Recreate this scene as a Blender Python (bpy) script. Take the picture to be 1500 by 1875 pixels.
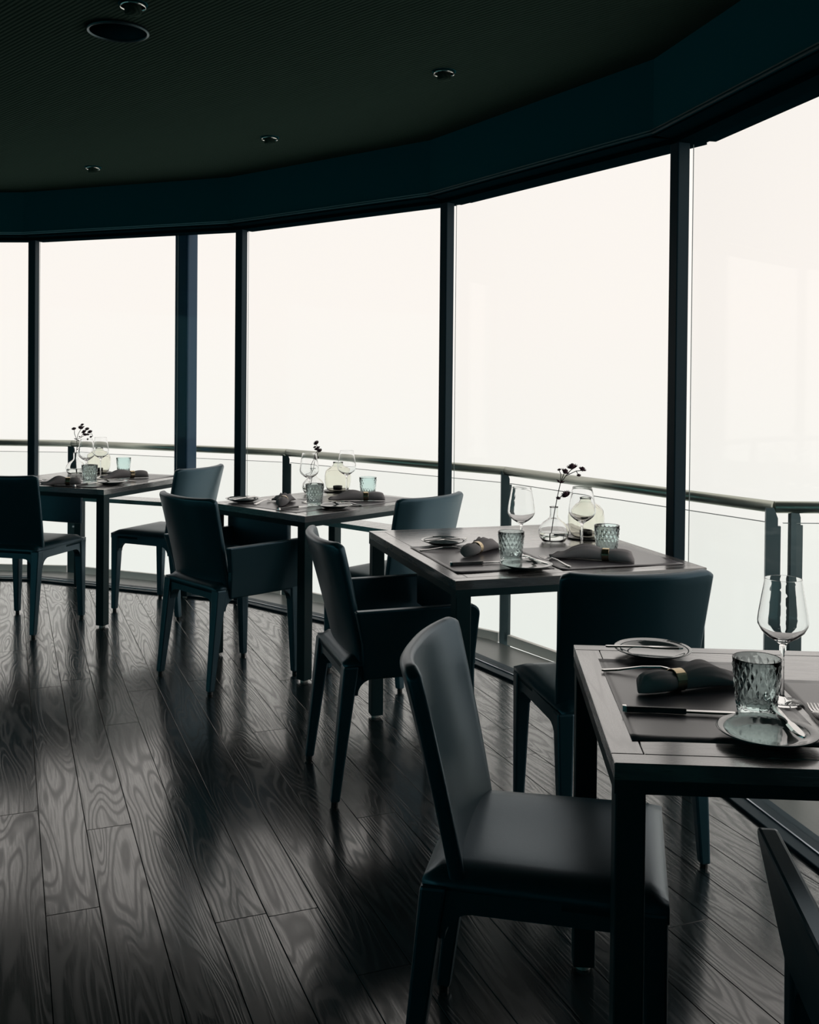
import bpy, bmesh, math, random
from mathutils import Vector, Matrix
for o in list(bpy.data.objects):
    bpy.data.objects.remove(o)
S = bpy.context.scene
COL = S.collection
PI = math.pi
rnd = random.Random(7)

# ------------------------------------------------------------------ camera
PITCH, ROLL, CAMH = 0.01285, 0.00895, 1.3854
cam = bpy.data.cameras.new('camera')
cam.sensor_fit = 'HORIZONTAL'
cam.sensor_width = 24.0
cam.lens = 24.0 * 1873.8 / 1500.0
cam.shift_y = -227.0 / 1500.0
cam.clip_start = 0.02
camo = bpy.data.objects.new('camera', cam)
COL.objects.link(camo)
eu = Vector((0, math.sin(PITCH), math.cos(PITCH)))
fw = Vector((0, math.cos(PITCH), -math.sin(PITCH)))
ex = Vector((1, 0, 0))
rt = ex * math.cos(ROLL) + eu * math.sin(ROLL)
up = -ex * math.sin(ROLL) + eu * math.cos(ROLL)
M = Matrix.Identity(4)
for i in range(3):
    M[i][0], M[i][1], M[i][2] = rt[i], up[i], -fw[i]
M[2][3] = CAMH
camo.matrix_world = M
S.camera = camo

# ------------------------------------------------------------------ world: bright fog over water
w = bpy.data.worlds.new('fog_sky')
S.world = w
w.use_nodes = True
nt = w.node_tree
nt.nodes.clear()
tc = nt.nodes.new('ShaderNodeTexCoord')
sp = nt.nodes.new('ShaderNodeSeparateXYZ')
mr = nt.nodes.new('ShaderNodeMapRange')
mr.inputs['From Min'].default_value = -0.30
mr.inputs['From Max'].default_value = 0.06
cr = nt.nodes.new('ShaderNodeValToRGB')
cr.color_ramp.elements[0].color = (0.93, 0.965, 0.92, 1)
cr.color_ramp.elements[1].color = (1.035, 0.985, 0.935, 1)
bg = nt.nodes.new('ShaderNodeBackground')
bg.inputs['Strength'].default_value = 1.0
wo = nt.nodes.new('ShaderNodeOutputWorld')
nt.links.new(tc.outputs['Generated'], sp.inputs[0])
nt.links.new(sp.outputs['Z'], mr.inputs['Value'])
nt.links.new(mr.outputs[0], cr.inputs[0])
nt.links.new(cr.outputs[0], bg.inputs['Color'])
nt.links.new(bg.outputs[0], wo.inputs[0])

vs = S.view_settings
S.display_settings.display_device = 'sRGB'
vs.view_transform = 'Standard'
vs.look = 'None'
vs.exposure = 0.0
vs.gamma = 1.0
vs.use_curve_mapping = False
S.cycles.transparent_max_bounces = 32

# ------------------------------------------------------------------ materials
def mat(name, col, rough=0.5, metal=0.0, spec=0.5, **kw):
    m = bpy.data.materials.new(name)
    m.use_nodes = True
    b = m.node_tree.nodes['Principled BSDF']
    b.inputs['Base Color'].default_value = (*col, 1)
    b.inputs['Roughness'].default_value = rough
    b.inputs['Metallic'].default_value = metal
    b.inputs['Specular IOR Level'].default_value = spec
    for k, v in kw.items():
        b.inputs[k.replace('_', ' ')].default_value = v
    return m

def N(m, t, **kw):
    n = m.node_tree.nodes.new(t)
    for k, v in kw.items():
        setattr(n, k, v)
    return n

def L(m, a, b):
    m.node_tree.links.new(a, b)

def B(m):
    return m.node_tree.nodes['Principled BSDF']

def noise_bump(m, scale, strength, dist=0.002, detail=4, coord='Object', stretch=(1, 1, 1)):
    tc = N(m, 'ShaderNodeTexCoord')
    mp = N(m, 'ShaderNodeMapping')
    mp.inputs['Scale'].default_value = stretch
    nz = N(m, 'ShaderNodeTexNoise')
    nz.inputs['Scale'].default_value = scale
    nz.inputs['Detail'].default_value = detail
    bp = N(m, 'ShaderNodeBump')
    bp.inputs['Strength'].default_value = strength
    bp.inputs['Distance'].default_value = dist
    L(m, tc.outputs[coord], mp.inputs[0])
    L(m, mp.outputs[0], nz.inputs[0])
    L(m, nz.outputs[0], bp.inputs['Height'])
    L(m, bp.outputs[0], B(m).inputs['Normal'])
    return nz

def wood(name, dark, light, rough=(0.3, 0.5), spec=0.5, lscale=1.0, bump=0.35, ring=60.0, distort=2.0, coat=None):
    """grain runs along local x; each object gets its own cut of the log"""
    m = mat(name, dark, 0.4, 0, spec)
    tc = N(m, 'ShaderNodeTexCoord')
    oi = N(m, 'ShaderNodeObjectInfo')
    mu = N(m, 'ShaderNodeMath', operation='MULTIPLY')
    mu.inputs[1].default_value = 37.0
    L(m, oi.outputs['Random'], mu.inputs[0])
    cx = N(m, 'ShaderNodeCombineXYZ')
    L(m, mu.outputs[0], cx.inputs[0])
    L(m, mu.outputs[0], cx.inputs[2])
    ad = N(m, 'ShaderNodeVectorMath', operation='ADD')
    L(m, tc.outputs['Object'], ad.inputs[0])
    L(m, cx.outputs[0], ad.inputs[1])
    mp = N(m, 'ShaderNodeMapping')
    mp.inputs['Scale'].default_value = (0.85 * lscale, 7.5 * lscale, 7.5 * lscale)
    L(m, ad.outputs[0], mp.inputs[0])
    n1 = N(m, 'ShaderNodeTexNoise')
    n1.inputs['Scale'].default_value = 1.3
    n1.inputs['Detail'].default_value = 1.0
    n1.inputs['Distortion'].default_value = 0.4
    L(m, mp.outputs[0], n1.inputs[0])
    ml = N(m, 'ShaderNodeMath', operation='MULTIPLY')
    ml.inputs[1].default_value = ring * distort
    L(m, n1.outputs[0], ml.inputs[0])
    sn = N(m, 'ShaderNodeMath', operation='SINE')
    L(m, ml.outputs[0], sn.inputs[0])
    # fine pores
    mp2 = N(m, 'ShaderNodeMapping')
    mp2.inputs['Scale'].default_value = (9 * lscale, 190 * lscale, 190 * lscale)
    L(m, ad.outputs[0], mp2.inputs[0])
    n2 = N(m, 'ShaderNodeTexNoise')
    n2.inputs['Scale'].default_value = 1.0
    n2.inputs['Detail'].default_value = 3
    L(m, mp2.outputs[0], n2.inputs[0])
    mm = N(m, 'ShaderNodeMapRange')
    mm.inputs['From Min'].default_value = -1.0
    mm.inputs['From Max'].default_value = 0.15
    L(m, sn.outputs[0], mm.inputs['Value'])
    mx = N(m, 'ShaderNodeMath', operation='MULTIPLY')
    L(m, mm.outputs[0], mx.inputs[0])
    pr = N(m, 'ShaderNodeMapRange')
    pr.inputs['From Min'].default_value = 0.32
    pr.inputs['From Max'].default_value = 0.58
    pr.inputs['To Min'].default_value = 0.45
    L(m, n2.outputs[0], pr.inputs['Value'])
    L(m, pr.outputs[0], mx.inputs[1])
    rp = N(m, 'ShaderNodeValToRGB')
    rp.color_ramp.elements[0].color = (*dark, 1)
    rp.color_ramp.elements[1].color = (*light, 1)
    L(m, mx.outputs[0], rp.inputs[0])
    L(m, rp.outputs[0], B(m).inputs['Base Color'])
    rr = N(m, 'ShaderNodeMapRange')
    rr.inputs['To Min'].default_value = rough[1]
    rr.inputs['To Max'].default_value = rough[0]
    L(m, mx.outputs[0], rr.inputs['Value'])
    L(m, rr.outputs[0], B(m).inputs['Roughness'])
    if coat:
        cw = N(m, 'ShaderNodeMapRange')
        cw.inputs['To Min'].default_value = coat[0]
        cw.inputs['To Max'].default_value = coat[1]
        L(m, mx.outputs[0], cw.inputs['Value'])
        L(m, cw.outputs[0], B(m).inputs['Coat Weight'])
    bp = N(m, 'ShaderNodeBump')
    bp.inputs['Strength'].default_value = bump
    bp.inputs['Distance'].default_value = 0.0012
    L(m, mx.outputs[0], bp.inputs['Height'])
    L(m, bp.outputs[0], B(m).inputs['Normal'])
    return m

def thin_glass(name, tint, refl=1.0):
    """architectural pane: clear straight-through light plus a mirror coat by Fresnel"""
    m = bpy.data.materials.new(name)
    m.use_nodes = True
    nt = m.node_tree
    nt.nodes.clear()
    o = nt.nodes.new('ShaderNodeOutputMaterial')
    mx = nt.nodes.new('ShaderNodeMixShader')
    tr = nt.nodes.new('ShaderNodeBsdfTransparent')
    tr.inputs[0].default_value = (*tint, 1)
    gl = nt.nodes.new('ShaderNodeBsdfGlossy')
    gl.inputs['Roughness'].default_value = 0.02
    gl.inputs[0].default_value = (refl, refl, refl, 1)
    # Schlick Fresnel on |N.I| so that both faces of the pane reflect alike
    ge = nt.nodes.new('ShaderNodeNewGeometry')
    dt = nt.nodes.new('ShaderNodeVectorMath')
    dt.operation = 'DOT_PRODUCT'
    nt.links.new(ge.outputs['Normal'], dt.inputs[0])
    nt.links.new(ge.outputs['Incoming'], dt.inputs[1])
    ab = nt.nodes.new('ShaderNodeMath')
    ab.operation = 'ABSOLUTE'
    nt.links.new(dt.outputs['Value'], ab.inputs[0])
    iv = nt.nodes.new('ShaderNodeMath')
    iv.operation = 'SUBTRACT'
    iv.inputs[0].default_value = 1.0
    nt.links.new(ab.outputs[0], iv.inputs[1])
    pw = nt.nodes.new('ShaderNodeMath')
    pw.operation = 'POWER'
    pw.inputs[1].default_value = 5.0
    nt.links.new(iv.outputs[0], pw.inputs[0])
    fr = nt.nodes.new('ShaderNodeMath')
    fr.operation = 'MULTIPLY_ADD'
    fr.inputs[1].default_value = 0.6
    fr.inputs[2].default_value = 0.02
    nt.links.new(pw.outputs[0], fr.inputs[0])
    nt.links.new(fr.outputs[0], mx.inputs[0])
    nt.links.new(tr.outputs[0], mx.inputs[1])
    nt.links.new(gl.outputs[0], mx.inputs[2])
    nt.links.new(mx.outputs[0], o.inputs[0])
    return m

MT = {}
MT['plank'] = wood('dark_oak_floor', (0.002, 0.014, 0.017), (0.014, 0.020, 0.022), (0.15, 0.26), 0.55, 1.0, 0.18, ring=48, coat=(0.24, 0.68))
B(MT['plank']).inputs['Coat Weight'].default_value = 0.55
B(MT['plank']).inputs['Coat IOR'].default_value = 1.7
B(MT['plank']).inputs['Coat Roughness'].default_value = 0.13
B(MT['plank']).inputs['Coat Tint'].default_value = (0.96, 0.97, 0.97, 1)
MT['groove'] = mat('floor_bed', (0.004, 0.007, 0.008), 0.8)
MT['tabletop'] = wood('stained_table_wood', (0.060, 0.056, 0.056), (0.110, 0.098, 0.094), (0.26, 0.34), 0.8, 1.4, 0.04, ring=30)
B(MT['tabletop']).inputs['Coat Weight'].default_value = 1.0
B(MT['tabletop']).inputs['Coat IOR'].default_value = 2.2
B(MT['tabletop']).inputs['Coat Roughness'].default_value = 0.15
MT['tableleg'] = mat('black_stained_wood', (0.008, 0.036, 0.042), 0.5, 0, 0.25)
noise_bump(MT['tableleg'], 60, 0.1, 0.001)
MT['leather'] = mat('black_leather', (0.006, 0.040, 0.052), 0.33, 0, 1.0)
B(MT['leather']).inputs['Specular Tint'].default_value = (0.55, 0.80, 1.0, 1)
noise_bump(MT['leather'], 260, 0.10, 0.001)
MT['metal_dark'] = mat('dark_anodised_metal', (0.003, 0.026, 0.040), 0.5, 0.0, 0.2)
MT['metal_blue'] = mat('blue_grey_painted_steel', (0.006, 0.050, 0.105), 0.5, 0.0, 0.35)
MT['rail_steel'] = mat('brushed_rail_steel', (0.46, 0.48, 0.42), 0.34, 1.0, 0.5)
MT['post_steel'] = mat('rail_post_steel', (0.05, 0.085, 0.095), 0.34, 0.6, 0.5)
MT['alu'] = mat('pale_track_metal', (0.42, 0.46, 0.50), 0.3, 1.0)
MT['shoe'] = mat('pale_glass_shoe', (0.82, 0.80, 0.76), 0.5)
MT['pane'] = thin_glass('window_glass', (0.99, 0.99, 0.987), 0.5)
MT['railglass'] = thin_glass('railing_glass', (0.985, 0.993, 0.989), 0.7)
MT['fillglass'] = thin_glass('added_teal_fill_glass', (0.38, 0.66, 0.69), 0.5)  # made-up tint for the back-wall panes that give teal ambient light
MT['glassedge'] = mat('glass_edge', (0.30, 0.37, 0.37), 0.3)
MT['ceiling'] = mat('ribbed_dark_ceiling', (0.036, 0.058, 0.046), 1.0, 0, 0.0)
MT['soffit'] = mat('black_soffit', (0.001, 0.009, 0.012), 0.9, 0, 0.0)
MT['fascia'] = mat('dark_fascia', (0.012, 0.10, 0.12), 0.8, 0, 0.0)
MT['wall'] = mat('teal_grey_plaster', (0.16, 0.46, 0.50), 0.85, 0, 0.1)
noise_bump(MT['wall'], 40, 0.1)
MT['deck'] = mat('wet_grey_deck', (0.10, 0.115, 0.108), 0.30, 0, 0.5)
nz = noise_bump(MT['deck'], 14, 0.12, 0.002, stretch=(1, 6, 1))
MT['mat'] = mat('plum_grey_paper', (0.085, 0.078, 0.092), 0.40, 0, 0.6, Coat_Weight=0.6, Coat_Roughness=0.24, Coat_IOR=1.65)
noise_bump(MT['mat'], 700, 0.15, 0.0008)
MT['cloth'] = mat('grey_linen', (0.36, 0.34, 0.35), 0.85, 0, 0.25)
noise_bump(MT['cloth'], 900, 0.3, 0.001)
MT['brass'] = mat('pale_brass', (0.62, 0.50, 0.33), 0.22, 1.0)
MT['silver'] = mat('polished_steel', (0.72, 0.71, 0.70), 0.16, 1.0)
MT['blackhandle'] = mat('black_knife_handle', (0.012, 0.014, 0.016), 0.3, 0, 0.5)
MT['plate'] = mat('grey_green_glaze', (0.075, 0.105, 0.105), 0.10, 0, 0.75, Coat_Weight=0.6, Coat_Roughness=0.05)
MT['clear'] = mat('clear_glass', (1, 1, 1), 0.0, 0, 0.5, Transmission_Weight=1.0, IOR=1.35)
MT['wine'] = mat('wine_glass_crystal', (1, 1, 1), 0.0, 0, 0.5, Transmission_Weight=1.0, IOR=1.3)
MT['tumbler'] = mat('smoky_teal_glass', (0.84, 0.93, 0.92), 0.03, 0, 0.5, Transmission_Weight=1.0, IOR=1.22)
MT['amber'] = mat('pale_olive_glass', (0.955, 0.95, 0.89), 0.0, 0, 0.5, Transmission_Weight=1.0, IOR=1.33)
MT['water'] = mat('vase_water', (0.93, 0.97, 0.95), 0.0, 0, 0.5, Transmission_Weight=1.0, IOR=1.33)
MT['stem'] = mat('dark_stem', (0.018, 0.030, 0.018), 0.6)
MT['petal'] = mat('plum_petals', (0.055, 0.016, 0.030), 0.6)
MT['wick'] = mat('black_candle_cup', (0.008, 0.012, 0.013), 0.3)
MT['white'] = mat('lamp_white', (0.75, 0.74, 0.70), 0.4)
MT['chrome'] = mat('chrome_reflector', (0.75, 0.73, 0.68), 0.18, 1.0)
MT['foot'] = mat('pale_glide', (0.45, 0.46, 0.44), 0.4)
# ceiling ribs: fine relief only
m = MT['ceiling']
tcn = N(m, 'ShaderNodeTexCoord')
wv = N(m, 'ShaderNodeTexWave', wave_type='BANDS', bands_direction='DIAGONAL')
wv.inputs['Scale'].default_value = 26
wv.inputs['Distortion'].default_value = 0.4
bpn = N(m, 'ShaderNodeBump')
bpn.inputs['Strength'].default_value = 0.55
bpn.inputs['Distance'].default_value = 0.004
L(m, tcn.outputs['Object'], wv.inputs[0])
L(m, wv.outputs[0], bpn.inputs['Height'])
L(m, bpn.outputs[0], B(m).inputs['Normal'])

# ------------------------------------------------------------------ mesh helpers
def obj(name, bm, m, parent=None, loc=None, rotz=None, smooth=False, auto=None):
    me = bpy.data.meshes.new(name)
    bmesh.ops.recalc_face_normals(bm, faces=bm.faces)
    bm.to_mesh(me)
    bm.free()
    if smooth:
        for p in me.polygons:
            p.use_smooth = True
    if m is not None:
        me.materials.append(MT[m] if isinstance(m, str) else m)
    o = bpy.data.objects.new(name, me)
    COL.objects.link(o)
    if parent is not None:
        o.parent = parent
    if loc is not None:
        o.location = loc
    if rotz is not None:
        o.rotation_euler = (0, 0, rotz)
    if auto:
        md = o.modifiers.new('edge_round', 'BEVEL')
        md.width = auto
        md.segments = 2
        md.limit_method = 'ANGLE'
        md.angle_limit = math.radians(35)
        md.harden_normals = False
    return o

def tag(o, label, cat, group=None, kind=None):
    if label:
        o['label'] = label
    if cat:
        o['category'] = cat
    if group:
        o['group'] = group
    if kind:
        o['kind'] = kind
    return o

def empty(name, loc=(0, 0, 0), rotz=0.0):
    o = bpy.data.objects.new(name, None)
    o.empty_display_size = 0.1
    COL.objects.link(o)
    o.location = loc
    o.rotation_euler = (0, 0, rotz)
    return o

def thing(name, label, cat, loc=(0, 0, 0), rotz=0.0, group=None):
    return tag(empty(name, loc, rotz), label, cat, group)

def box(bm, c, s, rot=None, taper=None):
    vs = []
    for z in (-1, 1):
        k = 1.0 if (taper is None or z == 1) else taper
        for x, y in ((-1, -1), (1, -1), (1, 1), (-1, 1)):
            p = Vector((x * s[0] / 2 * k, y * s[1] / 2 * k, z * s[2] / 2))
            if rot is not None:
                p = rot @ p
            vs.append(bm.verts.new(p + Vector(c)))
    for f in ((0, 1, 2, 3), (7, 6, 5, 4), (0, 4, 5, 1), (1, 5, 6, 2), (2, 6, 7, 3), (3, 7, 4, 0)):
        bm.faces.new([vs[i] for i in f])

def prism(bm, pts, z0, z1, inset=0.0, drop=0.0):
    """vertical prism from 2-D points; optional chamfer of the top edge"""
    n = len(pts)
    a = [bm.verts.new((x, y, z0)) for x, y in pts]
    if inset > 0:
        cxm = sum(p[0] for p in pts) / n
        cym = sum(p[1] for p in pts) / n
        b = [bm.verts.new((x, y, z1 - drop)) for x, y in pts]
        ip = inset_poly(pts, inset)
        c = [bm.verts.new((x, y, z1)) for x, y in ip]
        rings = [a, b, c]
    else:
        rings = [a, [bm.verts.new((x, y, z1)) for x, y in pts]]
    for r0, r1 in zip(rings, rings[1:]):
        for i in range(n):
            j = (i + 1) % n
            bm.faces.new((r0[i], r0[j], r1[j], r1[i]))
    bm.faces.new(list(reversed(a)))
    bm.faces.new(rings[-1])

def area(pts):
    return 0.5 * sum(pts[i][0] * pts[(i + 1) % len(pts)][1] - pts[(i + 1) % len(pts)][0] * pts[i][1] for i in range(len(pts)))

def inset_poly(pts, d):
    n = len(pts)
    out = []
    s = 1 if area(pts) > 0 else -1
    for i in range(n):
        p0, p1, p2 = Vector(pts[i - 1]), Vector(pts[i]), Vector(pts[(i + 1) % n])
        e0 = (p1 - p0)
        e1 = (p2 - p1)
        if e0.length < 1e-7 or e1.length < 1e-7:
            out.append(tuple(p1))
            continue
        e0.normalize()
        e1.normalize()
        n0 = Vector((-e0.y, e0.x)) * s
        n1 = Vector((-e1.y, e1.x)) * s
        b = n0 + n1
        k = b.dot(n0)
        if k < 0.2:
            k = 0.2
        q = p1 + b * (d / k)
        out.append((q.x, q.y))
    return out

def lathe(bm, prof, n=32, c=(0, 0, 0), close=False, axis_tilt=None):
    rings = []
    for r, z in prof:
        if r < 1e-6:
            rings.append([bm.verts.new((c[0], c[1], c[2] + z))])
        else:
            rings.append([bm.verts.new((c[0] + r * math.cos(2 * PI * i / n), c[1] + r * math.sin(2 * PI * i / n), c[2] + z)) for i in range(n)])
    pairs = list(zip(rings, rings[1:]))
    if close:
        pairs.append((rings[-1], rings[0]))
    for a, b in pairs:
        if len(a) == 1 and len(b) == 1:
            continue
        for i in range(n):
            j = (i + 1) % n
            if len(a) == 1:
                bm.faces.new((a[0], b[j], b[i]))
            elif len(b) == 1:
                bm.faces.new((a[i], a[j], b[0]))
            else:
                bm.faces.new((a[i], a[j], b[j], b[i]))

def tube(bm, path, rad, n=8, caps=True):
    path = [Vector(p) for p in path]
    rads = rad if isinstance(rad, (list, tuple)) else [rad] * len(path)
    prev = None
    rings = []
    for i, p in enumerate(path):
        t = (path[min(i + 1, len(path) - 1)] - path[max(i - 1, 0)]).normalized()
        if prev is None:
            a = t.cross(Vector((0, 0, 1)))
            if a.length < 1e-3:
                a = t.cross(Vector((1, 0, 0)))
        else:
            a = prev - t * prev.dot(t)
        a.normalize()
        prev = a
        b = t.cross(a)
        rings.append([bm.verts.new(p + (a * math.cos(2 * PI * k / n) + b * math.sin(2 * PI * k / n)) * rads[i]) for k in range(n)])
    for r0, r1 in zip(rings, rings[1:]):
        for k in range(n):
            j = (k + 1) % n
            bm.faces.new((r0[k], r0[j], r1[j], r1[k]))
    if caps:
        bm.faces.new(list(reversed(rings[0])))
        bm.faces.new(rings[-1])

def copy_tree(o, parent=None):
    c = o.copy()
    COL.objects.link(c)
    c.parent = parent
    for ch in list(o.children):
        copy_tree(ch, c)
    return c

# ------------------------------------------------------------------ plan of the round room
C0 = Vector((-3.556, 2.0145))
RW = 4.874
STEP = 18.67
def ang(k):
    return math.radians(77.5 - STEP * k)
def pol(r, a):
    return Vector((C0.x + r * math.cos(a), C0.y + r * math.sin(a)))
KS = list(range(-1, 5))            # window posts, left to right
HEAD, CEIL = 2.272, 2.55

# window polygon closed round the back with wall points
ring = [pol(RW, ang(k)) for k in KS]
a_end = ang(4)
a_beg = ang(-1) - 2 * PI
NB = 24
back = [pol(RW, a_end + (a_beg - a_end) * i / NB) for i in range(1, NB)]
room = [(p.x, p.y) for p in ring + back]          # clockwise
room_ccw = list(reversed(room))

# floor: bed plus planks
bm = bmesh.new()
prism(bm, room_ccw, -0.12, -0.012)
floor = obj('floor', bm, 'groove')
tag(floor, None, None, kind='structure')

def clip(poly, conv):
    """Sutherland-Hodgman against a convex counter-clockwise polygon"""
    out = list(poly)
    for i in range(len(conv)):
        a, b = conv[i], conv[(i + 1) % len(conv)]
        nx, ny = -(b[1] - a[1]), b[0] - a[0]
        inp, out = out, []
        if not inp:
            return []
        for j in range(len(inp)):
            p, q = inp[j - 1], inp[j]
            dp = (p[0] - a[0]) * nx + (p[1] - a[1]) * ny
            dq = (q[0] - a[0]) * nx + (q[1] - a[1]) * ny
            if (dp >= 0) != (dq >= 0):
                t = dp / (dp - dq)
                out.append((p[0] + t * (q[0] - p[0]), p[1] + t * (q[1] - p[1])))
            if dq >= 0:
                out.append(q)
    return out

PA = math.radians(90 + 21.5)
pd = Vector((math.cos(PA), math.sin(PA)))
pn = Vector((math.sin(PA), -math.cos(PA)))
PWID = 0.132
rest = bmesh.new()
nplank = 0
floor_edge = inset_poly(room_ccw, 0.0)
for k in range(-66, 26):
    n0 = 0.098 + k * PWID
    s = -9.0 + rnd.random() * 1.6
    while s < 9.5:
        ln = rnd.choice((1.6, 2.0, 2.4, 2.8))
        q = []
        g = 0.0007
        for (aa, bb) in ((s + g, n0 + g), (s + ln - g, n0 + g), (s + ln - g, n0 + PWID - g), (s + g, n0 + PWID - g)):
            p = pd * aa + pn * bb
            q.append((p.x, p.y))
        if area(q) < 0:
            q.reverse()
        cq = clip(q, floor_edge)
        mid = pd * (s + ln / 2) + pn * (n0 + PWID / 2)
        if len(cq) >= 3 and abs(area(cq)) > 0.0008:
            cl = [cq[0]]
            for p in cq[1:]:
                if math.hypot(p[0] - cl[-1][0], p[1] - cl[-1][1]) > 0.003:
                    cl.append(p)
            if len(cl) > 2 and math.hypot(cl[0][0] - cl[-1][0], cl[0][1] - cl[-1][1]) < 0.003:
                cl.pop()
            if len(cl) >= 3:
                seen = any(1.5 < pt.y and abs(pt.x) < 0.46 * pt.y + 0.15 for pt in (mid, mid - pd * ln / 2, mid + pd * ln / 2))
                if seen and nplank < 300:
                    loc = [((Vector(p) - mid).dot(pd), (Vector(p) - mid).dot(-pn)) for p in cl]
                    bm = bmesh.new()
                    prism(bm, loc, -0.012, 0.0, 0.0010, 0.0012)
                    o = obj('plank', bm, 'plank', floor, (mid.x, mid.y, 0), PA)
                    nplank += 1
                else:
                    prism(rest, cl, -0.012, 0.0, 0.0010, 0.0012)
        s += ln
ro = obj('plank_remainder', rest, 'plank', floor)
ro['kind'] = 'stuff'

# ceiling slab with a dark fascia above the glass
bm = bmesh.new()
prism(bm, room_ccw, CEIL, CEIL + 0.1)
ceil = obj('ceiling', bm, 'ceiling')
tag(ceil, None, None, kind='structure')

def seg_box(bm, p0, p1, r_in, r_out, z0, z1):
    """straight band between two plan points, thickness pushed out along its normal"""
    d = (p1 - p0).normalized()
    n = Vector((d.y, -d.x))
    if n.dot(p0 - C0) < 0:
        n = -n
    pts = [p0 + n * r_in, p1 + n * r_in, p1 + n * r_out, p0 + n * r_out]
    prism(bm, [(p.x, p.y) for p in pts], z0, z1)

for i in range(len(KS) - 1):
    bm = bmesh.new()
    seg_box(bm, ring[i], ring[i + 1], -0.10, 0.16, HEAD, CEIL + 0.1)
    obj('fascia', bm, 'fascia', ceil)

# the unseen back of the room, with openings for the added fill panes
bm = bmesh.new()
pts = [ring[-1]] + back + [ring[0]]
tinted = []
for a, b in zip(pts, pts[1:]):
    md_ = (a + b) / 2 - C0
    aa = math.degrees(math.atan2(md_.y, md_.x)) % 360
    if 125 < aa < 262:
        seg_box(bm, a, b, 0.0, 0.12, -0.12, 0.45)
        seg_box(bm, a, b, 0.0, 0.12, 2.2, CEIL + 0.1)
        tinted.append((a, b))
    else:
        seg_box(bm, a, b, 0.0, 0.12, -0.12, CEIL + 0.1)
wall_back = tag(obj('wall_back', bm, 'wall'), None, None, kind='structure')
# unseen teal panes added in the back wall to lift the shadows
for k, (a, b) in enumerate(tinted):
    bm = bmesh.new()
    seg_box(bm, a, b, 0.05, 0.058, 0.45, 2.2)
    o = obj('window_%d' % (k + 11), bm, 'fillglass')  # added ambient-fill pane, not a known window
    o['kind'] = 'structure'

# windows: post, head track, floor track, panes (in front of the outer ring)
for i, k in enumerate(KS[:-1]):
    W = empty('window_%d' % (i + 1), (*pol(RW, (ang(k) + ang(k + 1)) / 2), 0))
    W['kind'] = 'structure'
    off = Vector(W.location)
    def put(name, bm, m, auto=None):
        bmesh.ops.translate(bm, verts=bm.verts, vec=-off)
        return obj(name, bm, m, W, auto=auto)
    a = ang(k)
    pc = pol(RW + 0.018, a)
    bm = bmesh.new()
    box(bm, (pc.x, pc.y, HEAD / 2 + 0.02), (0.052, 0.052, HEAD + 0.06), Matrix.Rotation(a, 3, 'Z'))
    put('post', bm, 'metal_dark', 0.004)
    p0, p1 = ring[i], ring[i + 1]
    bm = bmesh.new()
    seg_box(bm, p0, p1, -0.022, 0.10, -0.01, 0.012)
    put('floor_track', bm, 'metal_dark', 0.003)
    bm = bmesh.new()
    seg_box(bm, p0, p1, 0.024, 0.030, 0.010, 0.0165)
    put('track_bead', bm, 'alu')
    bm = bmesh.new()
    seg_box(bm, p0, p1, -0.101, 0.161, HEAD - 0.006, HEAD + 0.001)
    seg_box(bm, p0, p1, -0.012, 0.10, HEAD - 0.022, HEAD - 0.004)
    put('head_track', bm, 'soffit')
    bm = bmesh.new()
    for zz in (0.004, 0.014):
        seg_box(bm, p0, p1, -0.108, -0.099, HEAD + zz, HEAD + zz + 0.005)
    put('head_bead', bm, 'alu')
    # panes
    cuts = [0.0, 1.0]
    if k == 0:
        cuts = [0.0, 0.69, 1.0]
    for c0, c1 in zip(cuts, cuts[1:]):
        q0 = p0.lerp(p1, c0)
        q1 = p0.lerp(p1, c1)
        d = (q1 - q0).normalized() * 0.003
        bm = bmesh.new()
        seg_box(bm, q0 + d, q1 - d, 0.066, 0.074, 0.012, HEAD - 0.02)
        pn_o = put('pane', bm, 'pane')
        bm = bmesh.new()
        seg_box(bm, q0 + d * 0.3, q0 + d * 0.7, 0.0685, 0.0715, 0.012, HEAD - 0.02)
        put('pane_edge', bm, 'glassedge')

# structural column just outside the glass
cp = Vector((-1.425, 6.515))
bm = bmesh.new()
box(bm, (0, 0, 1.2), (0.105, 0.105, 2.5))
o = obj('column', bm, 'metal_blue', None, (cp.x, cp.y, 0), math.radians(64), auto=0.012)
tag(o, 'thick blue-grey steel column rising behind the glass beside the leftmost table', 'column')

# ------------------------------------------------------------------ terrace outside
RR = 5.27
bm = bmesh.new()
outer = [pol(RR - 0.05, ang(k)) for k in range(-1, 4)]
inner = [pol(RW + 0.10, ang(k)) for k in range(-1, 4)]
corner = Vector((1.42, 3.965))
outer[-1] = corner - Vector((0.02, 0.03))
for i in range(len(outer) - 1):
    q = [outer[i], outer[i + 1], inner[i + 1], inner[i]]
    prism(bm, [(p.x, p.y) for p in q], -0.10, -0.006)
q = [inner[-1], outer[-1], Vector((4.6, 3.93)), Vector((4.6, 1.0)), pol(RW + 0.10, ang(4) - 0.25), pol(RW + 0.10, ang(4))]
prism(bm, [(p.x, p.y) for p in q], -0.10, -0.006)
tag(obj('terrace_deck', bm, 'deck'), None, None, kind='structure')

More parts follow.
